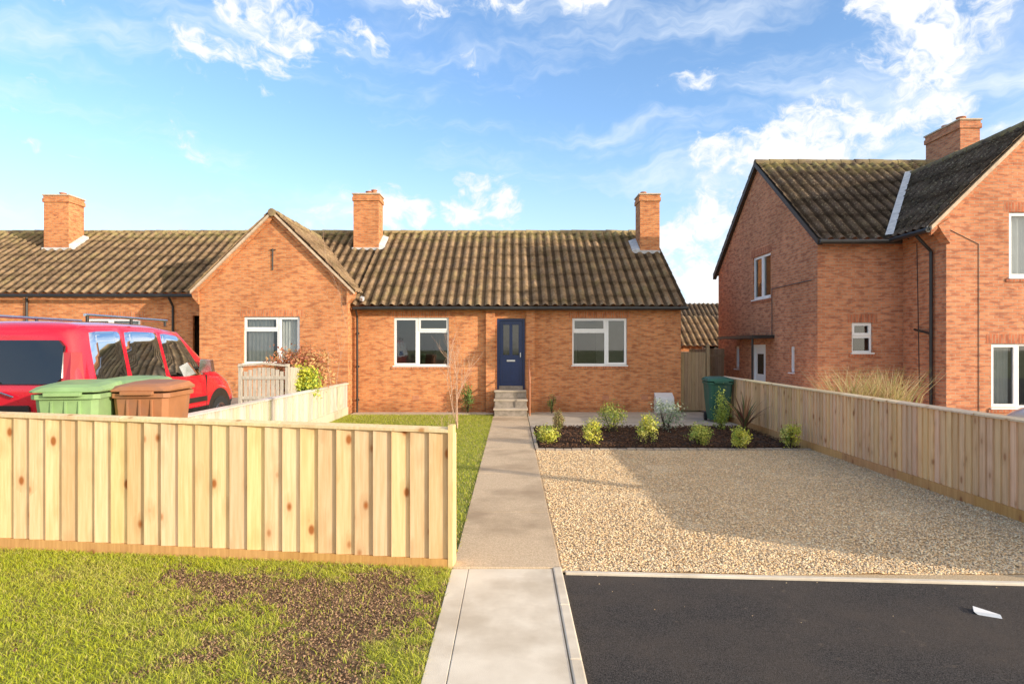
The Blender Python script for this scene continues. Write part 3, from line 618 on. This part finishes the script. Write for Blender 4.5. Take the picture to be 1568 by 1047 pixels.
mb.build('edging',[noisy('edging_stone',(.34,.28,.22),(.44,.37,.29),9,.9,.4,60)],bd,bevel=.008)
# =================================================================== PLANTS
def leaves(center,rad,nc,nl,size,cols,spread=.35,seed=0):
    r=np.random.default_rng(seed); cx=[]
    while len(cx)<nc:
        p=r.uniform(-1,1,3)
        if .25<np.linalg.norm(p)<1: cx.append(p)
    cx=np.array(cx); id=r.integers(0,nc,nl); P=cx[id]*np.array(rad)*.8+r.normal(0,1,(nl,3))*np.array(rad)*spread*.6
    P[:,2]=np.maximum(P[:,2],-rad[2]*.95)
    d=P/np.array(rad); n=r.normal(0,1,(nl,3))*.8+d+np.array([0,0,.5]); n/=np.linalg.norm(n,axis=1)[:,None]
    t=np.cross(n,r.normal(0,1,(nl,3)));t/=np.linalg.norm(t,axis=1)[:,None];b=np.cross(n,t); s=size*r.uniform(.6,1.3,(nl,1))
    P=P+np.array(center)
    V=np.stack([P-t*s,P-b*s*.45+n*s*.15,P+t*s,P+b*s*.45+n*s*.15],1).reshape(-1,3); i=np.arange(nl)*4
    cols=np.array(cols);ck=r.integers(0,len(cols),nc)
    C=cols[np.where(r.random(nl)<.6,ck[id],r.integers(0,len(cols),nl))]*r.uniform(.75,1.3,(nl,1))
    return V,np.stack([i,i+1,i+2,i+3],1),np.repeat(np.minimum(C,.9),4,0)
def shrub(name,center,rad,nc,nl,size,cols,seed,stems=8,scol=DKWOOD):
    r=root(name); V,F,C=leaves(center,rad,nc,nl,size,cols,seed=seed); np_mesh('foliage',V,[F],LEAF,C,r)
    rr=random.Random(seed); mb=MB(); b=(center[0],center[1],center[2]-rad[2]-.05)
    for k in range(stems):
        a=rr.uniform(0,6.28); q=rr.uniform(.2,.75); mb.cyl(b,(center[0]+rad[0]*q*math.cos(a),center[1]+rad[1]*q*math.sin(a),center[2]+rad[2]*rr.uniform(-.1,.6)),.008+rad[0]*.008,0,5,.004)
    mb.build('stems',[scol],r); return r
GOLD=[(.75,.70,.10),(.60,.62,.10),(.85,.80,.24),(.30,.40,.07)]
GRN=[(.13,.22,.05),(.20,.30,.08),(.28,.36,.10)]
GREY=[(.38,.45,.32),(.50,.56,.40),(.20,.30,.15)]
def G2(px,py_base,wpx,hpx):
    d=2200/(py_base-530); return ((px-784)*d/1000,d,wpx*d/2000,hpx*d/2000)
for i,(px,pb,w,h,cols,nm) in enumerate([(838,681,36,29,GOLD,'golden_shrub'),(908,684,30,40,GOLD,'golden_shrub'),(937,664,46,46,[(.50,.50,.10),(.30,.38,.08),(.20,.28,.06)],'green_shrub'),(993,683,34,46,GOLD,'golden_shrub'),(1020,664,56,54,GREY,'grey_leaved_shrub'),(1070,685,38,34,[(.62,.62,.14),(.3,.4,.08)],'golden_shrub'),(1135,689,30,34,GOLD,'golden_shrub'),(1104,660,32,64,[(.48,.55,.10),(.3,.4,.07)],'green_shrub'),(1210,688,32,40,GOLD,'golden_shrub'),(855,661,20,34,[(.4,.3,.14),(.3,.32,.09)],'young_shrub')]):
    X,y,rx,rz_=G2(px,pb,w,h); shrub(nm,(X,y,rz_+.04),(rx,rx,rz_),26,1300,.024+.01*rx,cols,i+1)
shrub('evergreen_shrub',(-1.45,21.4,.55),(.22,.16,.5),16,600,.035,GRN,31)
shrub('evergreen_shrub',(1.3,21.3,.4),(.16,.14,.35),10,250,.03,GRN,32)
def sapling(name,base,h,n,seed,mat,lean=.4,rad=.014):
    r=root(name); rr=random.Random(seed); mb=MB()
    def br(p,d,l,ra,dep):
        if dep==0 or ra<.0015: return
        q=p
        for s in range(3):
            d2=(d+Vector((rr.uniform(-.2,.2),rr.uniform(-.2,.2),rr.uniform(-.02,.15)))).normalized(); e=q+d2*l/3; mb.cyl(tuple(q),tuple(e),ra*(1-.2*s),0,5,ra*(1-.2*(s+1))); 
            if s>0 or dep<4:
                dd=(d2+Vector((rr.uniform(-1,1),rr.uniform(-1,1),rr.uniform(.0,.5)))*.7).normalized(); br(e,dd,l*rr.uniform(.5,.75),ra*.6,dep-1)
            q=e;d=d2
    for k in range(n):
        a=rr.uniform(0,6.28); br(Vector(base),Vector((lean*math.cos(a),lean*math.sin(a),1)).normalized(),h*rr.uniform(.5,.8),rad,4)
    mb.build('branches',[mat],r); return r
TWIG=noisy('twig_bark',(.50,.30,.20),(.62,.42,.30),20,.8,.2,60)
sapling('bare_sapling',(-1.45,17.4,0),1.7,5,5,TWIG,.35)
sapling('bare_climber',(-5.6,20.6,.4),3.0,2,9,TWIG,.10,.010)
sapling('bare_shrub',(-1.45,14.9,0),.7,5,12,TWIG,.4,.005)
shrub('autumn_hydrangea',(-6.1,18.6,1.42),(.98,.65,.74),44,5200,.058,[(.66,.28,.15),(.55,.36,.15),(.75,.45,.20),(.50,.18,.10)],41)
shrub('golden_hedge_shrub',(-5.62,17.6,1.15),(.5,.5,.55),26,2400,.05,[(.75,.72,.08),(.55,.60,.08),(.30,.40,.07)],42)
r=root('ornamental_grass_clump'); n=1300; cx=rng.choice([7.05,7.35,7.7,8.0],n); P=np.stack([cx+rng.normal(0,.13,n),13.7+rng.normal(0,.2,n),np.full(n,.2)],1)
dc=np.array([[.62,.48,.24],[.5,.42,.18],[.36,.38,.12],[.70,.56,.34],[.45,.26,.14]])[rng.integers(0,5,n)]
blades('blades',P,rng.uniform(.7,1.65,n),rng.uniform(.006,.013,n),dc,r,.34)
r=root('phormium_plant'); X,y,_,_=G2(1140,664,1,1)
V=[];F=[];C=[];rr=random.Random(3)
for k in range(46):
    a=rr.uniform(0,6.28);L=rr.uniform(.6,1.15);ln=rr.uniform(.15,.95);w=rr.uniform(.018,.032);i=len(V);col=rr.choice([(.24,.09,.07),(.34,.17,.10),(.18,.18,.07),(.45,.24,.12)])
    for s in range(6):
        t=s/5; rad=ln*L*t**1.5*.8; hz=L*t*math.sqrt(max(0,1-(ln*.75)**2))-.15*ln*t**3; ww=w*(1-t**2.5)
        for q in (-1,0,1): V.append((X+math.cos(a)*rad-math.sin(a)*ww*q,y+math.sin(a)*rad+math.cos(a)*ww*q,.05+hz+(abs(q)*ww*.5))); C.append(col)
    for s in range(5):
        for q in (0,1): b=i+s*3+q; F.append((b,b+1,b+4,b+3))
np_mesh('leaves',V,[np.array(F)],LEAF,np.array(C),r)
# =================================================================== BINS
def bin_(name,loc,rz,s,body,lid):
    r=root(name,loc,rz,s); mb=MB()
    def ring(z,hx,hy,ch=.05): return [(-hx+ch,-hy,z),(hx-ch,-hy,z),(hx,-hy+ch,z),(hx,hy-ch,z),(hx-ch,hy,z),(-hx+ch,hy,z),(-hx,hy-ch,z),(-hx,-hy+ch,z)]
    def loft(rs,m):
        for a,b in zip(rs,rs[1:]):
            for k in range(8): mb.poly([a[k],a[(k+1)%8],b[(k+1)%8],b[k]],m)
        mb.poly(rs[0][::-1],m); mb.poly(rs[-1],m)
    loft([ring(.06,.21,.25),ring(.5,.25,.30),ring(.9,.275,.34)],0)
    loft([ring(.9,.30,.37),ring(.945,.30,.37)],0)
    sh=lambda R,f:[(x,y,z+f*(y)) for x,y,z in R]
    loft([sh(ring(.965,.305,.385),.0),sh(ring(.985,.31,.39),.02),sh(ring(1.03,.275,.345,.08),.05),sh(ring(1.05,.20,.27,.08),.05)],1)
    mb.cyl((-.22,.42,.97),(.22,.42,.97),.018,1); mb.box(-.24,-.2,.34,.44,.94,.99,1); mb.box(.2,.24,.34,.44,.94,.99,1)
    mb.box(-.16,.16,-.42,-.37,.93,.965,1)
    for k in (-.12,0,.12): mb.box(k-.012,k+.012,-.345,-.29,.3,.88,0)
    for s_ in (-1,1): mb.cyl((s_*.2,.25,.1),(s_*.26,.25,.1),.1,2,16)
    mb.cyl((-.22,.25,.1),(.22,.25,.1),.015,2); mb.build('body',[body,lid,TYRE],r,bevel=.012); return r
bin_('wheelie_bin',(-5.12,7.75,.55),math.radians(12),1.17,BING,BING)
bin_('wheelie_bin',(-4.98,8.55,.55),math.radians(-6),1.18,BING,BING)
bin_('wheelie_bin',(-4.50,8.2,.55),math.radians(6),1.15,BINB,BINB)
bin_('wheelie_bin',(5.98,19.0,.016),math.radians(-5),1.22,BINGD,BINGD)
# =================================================================== CARS
def car(name,loc,rz,s,paint):
    r=root(name,loc,rz,s)
    S=[(0.0,.12,.42,.80,1.02,.82,1.62,.60),(.05,.17,.34,.87,1.03,.875,1.74,.66),(.24,.30,.30,.90,1.04,.90,1.79,.69),(.34,.38,.30,.905,1.04,.90,1.80,.70),
       (.98,.98,.30,.905,1.04,.90,1.82,.71),(1.06,1.06,.30,.905,1.04,.90,1.82,.71),(1.90,1.84,.30,.905,1.03,.90,1.82,.71),(1.98,1.92,.30,.905,1.03,.90,1.815,.71),
       (3.02,2.50,.30,.905,1.02,.895,1.77,.69),(3.12,2.60,.30,.905,1.02,.89,1.75,.68),(3.55,3.42,.30,.90,1.04,.86,1.17,.74),(3.75,3.72,.30,.89,.98,.84,1.09,.72),
       (4.08,4.05,.32,.86,.86,.80,.97,.66),(4.27,4.25,.34,.80,.74,.74,.84,.58),(4.38,4.36,.40,.70,.62,.66,.70,.5)]
    def sec(q):
        xb,xt,zb,w,zl,wl,zr,wr=q; h=(zb+zl)/2
        pts=[(xb,0,zb),(xb,.7*w,zb),(xb,w-.03,zb+.06),(xb,w,zb+.22),(xb,w+.005,h+.08),(xb,(w+wl)/2+.0,zl-.06),(xb,wl-.012,zl)]
        g=min(.13,(zr-zl)*.4); pts+=[(xt,wr+.045,zr-g),(xt,wr-.03,zr-g*.3),(xt,wr*.6,zr),(xt,0,zr)]
        return pts
    V=[];n=11
    for q in S:
        p=sec(q); V+=p; V+=[(x,-y,z) for x,y,z in p[1:-1]][::-1]
    m=2*n-2; F=[];M=[]
    glassR=[(3,4),(5,6),(7,8)]
    for i in range(len(S)-1):
        for k in range(m):
            a=i*m+k;b=i*m+(k+1)%m; F.append((a,b,b+m,a+m)); side=k if k<n-1 else m-1-k
            g=0
            if side==6 and (i,i+1) in glassR: g=1
            if side>=7 and i==9: g=1
            if side<=2: g=2
            M.append(g)
    for e,base in ((0,0),(1,(len(S)-1)*m)):
        for k in range(n-1):
            a=base+k;b=base+k+1;c=base+(m-k-1)%m;d=base+(m-k)%m
            if k==0: f=(a,b,c)
            elif k==n-2: f=(a,b,d)
            else: f=(a,b,c,d)
            F.append(f if e else f[::-1]); M.append(0)
    def mk(nm,V,F,M,mats):
        me=bpy.data.meshes.new(nm); me.from_pydata(V,[],F)
        for x in mats: me.materials.append(x)
        me.polygons.foreach_set('material_index',M); me.polygons.foreach_set('use_smooth',[True]*len(F))
        bm=bmesh.new();bm.from_mesh(me);bmesh.ops.recalc_face_normals(bm,faces=bm.faces);bm.to_mesh(me);bm.free()
        ms={};vs={}
        for p in me.polygons:
            for ek in p.edge_keys: ms.setdefault(ek,[]).append(p.material_index)
        cr=me.attributes.new('crease_edge','FLOAT','EDGE'); val=[]
        for e in me.edges:
            q=ms[tuple(sorted(e.vertices))]; v=1.0 if (1 in q and len(set(q))>1) or len(q)==1 else (.6 if len(set(q))>1 else 0.0); val.append(v)
            if 1 in q and len(set(q))>1:
                for x in e.vertices: vs[x]=vs.get(x,0)+1
        cr.data.foreach_set('value',val)
        cv=me.attributes.new('crease_vert','FLOAT','POINT'); cv.data.foreach_set('value',[.75 if vs.get(i,0)>=2 else 0.0 for i in range(len(me.vertices))])
        o=bpy.data.objects.new(nm,me); link(o,r); sb=o.modifiers.new('s','SUBSURF'); sb.levels=2; sb.render_levels=2
    mk('body',V,F,M,(paint,CARSEE,BLACKP))
    # dark interior lining, slightly inside the shell, open at the windows
    Vi=[(2.2+(x-2.2)*.965,y*.955,1.0+(z-1.0)*.955) for x,y,z in V]; Fi=[f for f,g in zip(F,M) if g!=1]
    mk('interior_lining',Vi,Fi,[0]*len(Fi),(SEAT,))
    mb=MB()
    for x in (.95,1.75,2.55):
        for y in (-.38,.38):
            mb.box(x-.05,x+.10,y-.24,y+.24,.5,1.28,8); mb.box(x-.02,x+.08,y-.12,y+.12,1.30,1.50,8)
    mb.box(3.0,3.4,-.75,.75,.5,1.02,8); mb.box(2.9,3.0,.2,.56,.95,1.18,2)
    def rear(y0,y1,z0,z1,mi,off=.012,th=.01,ch=.07):
        X=lambda z: -.005+max(0,(z-1.02))*.12/.6-off
        pl=[(y0+ch,z0),(y1-ch,z0),(y1,z0+ch),(y1-ch*.4,z1-ch),(y1-ch*1.4,z1),(y0+ch*1.4,z1),(y0+ch*.4,z1-ch),(y0,z0+ch)]
        a=[(X(z),y,z) for y,z in pl];b=[(X(z)+th+.03,y,z) for y,z in pl]
        mb.poly(a,mi);[mb.poly([a[k],a[(k+1)%8],b[(k+1)%8],b[k]],mi) for k in range(8)]
    rear(-.70,.70,1.05,1.56,1,.022)
    rear(-.30,.30,.56,.70,3,.03,.01,.01); rear(-.34,.34,.70,.80,2,.025,.01,.02)
    rear(-.74,.74,.36,.50,2,.04,.02,.03)
    mb.cyl((-.035,-.16,.90),(-.035,.0,.955),.012,4,6);mb.cyl((-.035,.16,.90),(-.035,.0,.955),.012,4,6)
    mb.cyl((-.05,.02,1.07),(-.055,.38,1.20),.010,2,6)
    for sgn in (-1,1):
        mb.hexa([(-.02,sgn*.70,.88),(-.02,sgn*.81,.88),(.13,sgn*.905,.88),(.13,sgn*.7,.88),(.06,sgn*.66,1.42),(.08,sgn*.755,1.42),(.20,sgn*.80,1.42),(.2,sgn*.6,1.42)],5)
        mb.cyl((.45,sgn*.66,1.875),(2.3,sgn*.66,1.875),.02,4); [mb.cyl((x,sgn*.66,1.79),(x,sgn*.66,1.875),.02,2) for x in (.5,1.4,2.25)]
        mb.box(.95,3.05,sgn*.905,sgn*.925,.60,.68,2)
        for x in (1.70,2.12): mb.box(x,x+.18,sgn*.90,sgn*.935,.90,.935,0)
        mb.box(.45,1.75,sgn*.895,sgn*.914,.972,.992,2)
        for x in (1.03,1.94,3.06): mb.box(x-.007,x+.007,sgn*.88,sgn*.9105,.38,1.02,2)
        mb.hexa([(2.80,sgn*.90,1.06),(2.92,sgn*.92,1.06),(2.94,sgn*1.10,1.08),(2.82,sgn*1.10,1.08),(2.78,sgn*.93,1.28),(2.88,sgn*.94,1.28),(2.90,sgn*1.09,1.27),(2.80,sgn*1.09,1.27)],4)
        mb.hexa([(4.02,sgn*.55,.72),(4.33,sgn*.52,.66),(4.12,sgn*.83,.66),(3.9,sgn*.86,.74),(3.98,sgn*.55,.93),(4.24,sgn*.52,.83),(4.06,sgn*.80,.84),(3.88,sgn*.83,.92)],6)
        for x in (.74,3.52):
            mb.cyl((x,sgn*.70,.36),(x,sgn*.914,.36),.42,2,28); mb.cyl((x,sgn*.72,.32),(x,sgn*.925,.32),.32,7,28); mb.cyl((x,sgn*.90,.32),(x,sgn*.932,.32),.21,4,20)
            for k in range(5):
                t=k*1.2566; mb.box(x+math.cos(t)*.12-.03,x+math.cos(t)*.12+.03,sgn*.93,sgn*.936,.32+math.sin(t)*.12-.03,.32+math.sin(t)*.12+.03,2)
    mb.build('fittings',[paint,CARGL,BLACKP,PLATE,CHR,LAMPR,LAMPW,TYRE,SEAT],r,bevel=.006)
    return r
car('parked_car',(-6.52,8.35,.56),math.radians(90),(1.14,1.09,1.10),CARRED)
car('parked_car',(9.95,8.05,0),math.radians(90),1.02,CARSIL)
mb=MB(); mb.hexa([(3.84,5.38,-.01),(3.98,5.30,-.01),(4.0,5.36,-.01),(3.88,5.50,-.01),(3.82,5.40,.008),(3.98,5.32,.014),(4.0,5.36,.002),(3.88,5.50,.016)]); mb.build('scrap_of_paper',[WHITE])
r=root('telegraph_pole'); mb=MB(); mb.cyl((14.0,3.3,-.1),(14.0,3.3,7.5),.15,0,12,.12); mb.box(13.4,14.6,3.25,3.35,7.0,7.1,0); mb.build('pole',[DKWOOD],r)
# =================================================================== LIGHT / WORLD
L=Vector((-1.75,1.0,0)).normalized(); el=math.radians(14.3)
ld=Vector((L.x*math.cos(el),L.y*math.cos(el),-math.sin(el)))
sd=bpy.data.lights.new('sun','SUN'); sd.energy=5; sd.angle=math.radians(.5); sd.color=(1,.87,.70)
so=bpy.data.objects.new('sun',sd); so.rotation_euler=ld.to_track_quat('-Z','Y').to_euler(); link(so)
w=bpy.data.worlds.new('World'); scene.world=w; w.use_nodes=True; nt=w.node_tree; nt.nodes.clear()
out=nt.nodes.new('ShaderNodeOutputWorld'); bg=nt.nodes.new('ShaderNodeBackground'); nt.links.new(bg.outputs[0],out.inputs[0])
sky=nt.nodes.new('ShaderNodeTexSky'); sky.sky_type='NISHITA'; sky.sun_disc=False; sky.sun_elevation=el; sky.sun_rotation=math.atan2(-L.x,-L.y); sky.air_density=1.0; sky.dust_density=.6; sky.ozone_density=2.5
tc=nt.nodes.new('ShaderNodeTexCoord'); dr=nd(nt,'VectorMath',{0:tc.outputs['Generated']},operation='NORMALIZE').outputs[0]
sp=nd(nt,'SeparateXYZ',{0:dr})
skyc=mix(nt,1.0,sky.outputs[0],(1.9,2.0,2.15,1),'MULTIPLY')
wn=nd(nt,'TexNoise',{'Vector':dr,'Scale':5.0,'Detail':4,'Roughness':.65}).outputs[1]
wv=nd(nt,'VectorMath',{0:wn,1:(.5,.5,.5)},operation='SUBTRACT').outputs[0]
dw=nd(nt,'VectorMath',{0:wv,1:(.18,.18,.14),2:dr},operation='MULTIPLY_ADD').outputs[0]
n1=noi(nt,nd(nt,'Mapping',{'Vector':dw,'Scale':(1,1,1.5)}).outputs[0],10,7,.64)
blobs=[(1240,240,.19,.92,1.8),(1340,180,.10,.85,1.4),(1430,90,.13,.72,1.2),(1540,200,.07,.75,1.4),(420,30,.12,.76,1.4),(620,0,.22,.68,3.0),(890,0,.13,.64,3),(560,330,.16,.85,2.4),(750,315,.09,.82,1.2),(80,238,.10,.62,6.0),(1080,440,.16,.9,1.0),(1375,20,.07,.7,1.2),(290,85,.06,.66,1.2)]
acc=None
for px,py,rad,amp,k in blobs:
    v=Vector((px-784,1000,530-py)).normalized()
    a=nd(nt,'VectorMath',{0:dw,1:(1,1,k)},operation='MULTIPLY').outputs[0]
    dd=nd(nt,'VectorMath',{0:a,1:(v.x,v.y,v.z*k)},operation='DISTANCE').outputs['Value']
    g=mrange(nt,dd,0,rad,amp,0)
    acc=g if acc is None else math_(nt,'MAXIMUM',acc,g)
val=math_(nt,'ADD',math_(nt,'MULTIPLY',math_(nt,'SUBTRACT',n1,.5),2.7),acc)
cm=mrange(nt,val,.30,.68,0,1,True)
shade=mrange(nt,val,.45,1.0)
ccol=mix(nt,shade,(6.2,6.6,7.2,1),(8.2,7.9,7.5,1))
n2=noi(nt,nd(nt,'Mapping',{'Vector':dw,'Scale':(1.2,1.2,6.0),'Rotation':(0,.10,0)}).outputs[0],2.4,6,.6)
wm=math_(nt,'MULTIPLY',mrange(nt,n2,.44,.80,0,.85,True),mrange(nt,sp.outputs[2],.02,.2))
hz=mrange(nt,sp.outputs[2],.34,.0,0,.62,True)
c=mix(nt,hz,skyc,(5.7,6.7,7.9,1)); c=mix(nt,wm,c,(6.7,7.2,7.7,1))
sdv=nd(nt,'VectorMath',{0:dr,1:tuple(-ld)},operation='DOT_PRODUCT').outputs['Value']
c=mix(nt,mrange(nt,sdv,.1,1.0,0,.85,True),c,(17,14.6,11.5,1))  # warm glow added to the sky around the sun, fill for front walls
c=mix(nt,cm,c,ccol)
nt.links.new(c,bg.inputs[0]); bg.inputs[1].default_value=.15
cd=bpy.data.cameras.new('camera'); cd.sensor_width=36; cd.lens=36*1000/1568; cd.shift_y=.0041; cd.clip_end=3000; cd.clip_start=.05
co=bpy.data.objects.new('camera',cd); co.location=(0,0,H); co.rotation_euler=(math.radians(90),0,0); link(co); scene.camera=co
scene.view_settings.view_transform='Standard'; scene.view_settings.look='None'; scene.view_settings.exposure=0
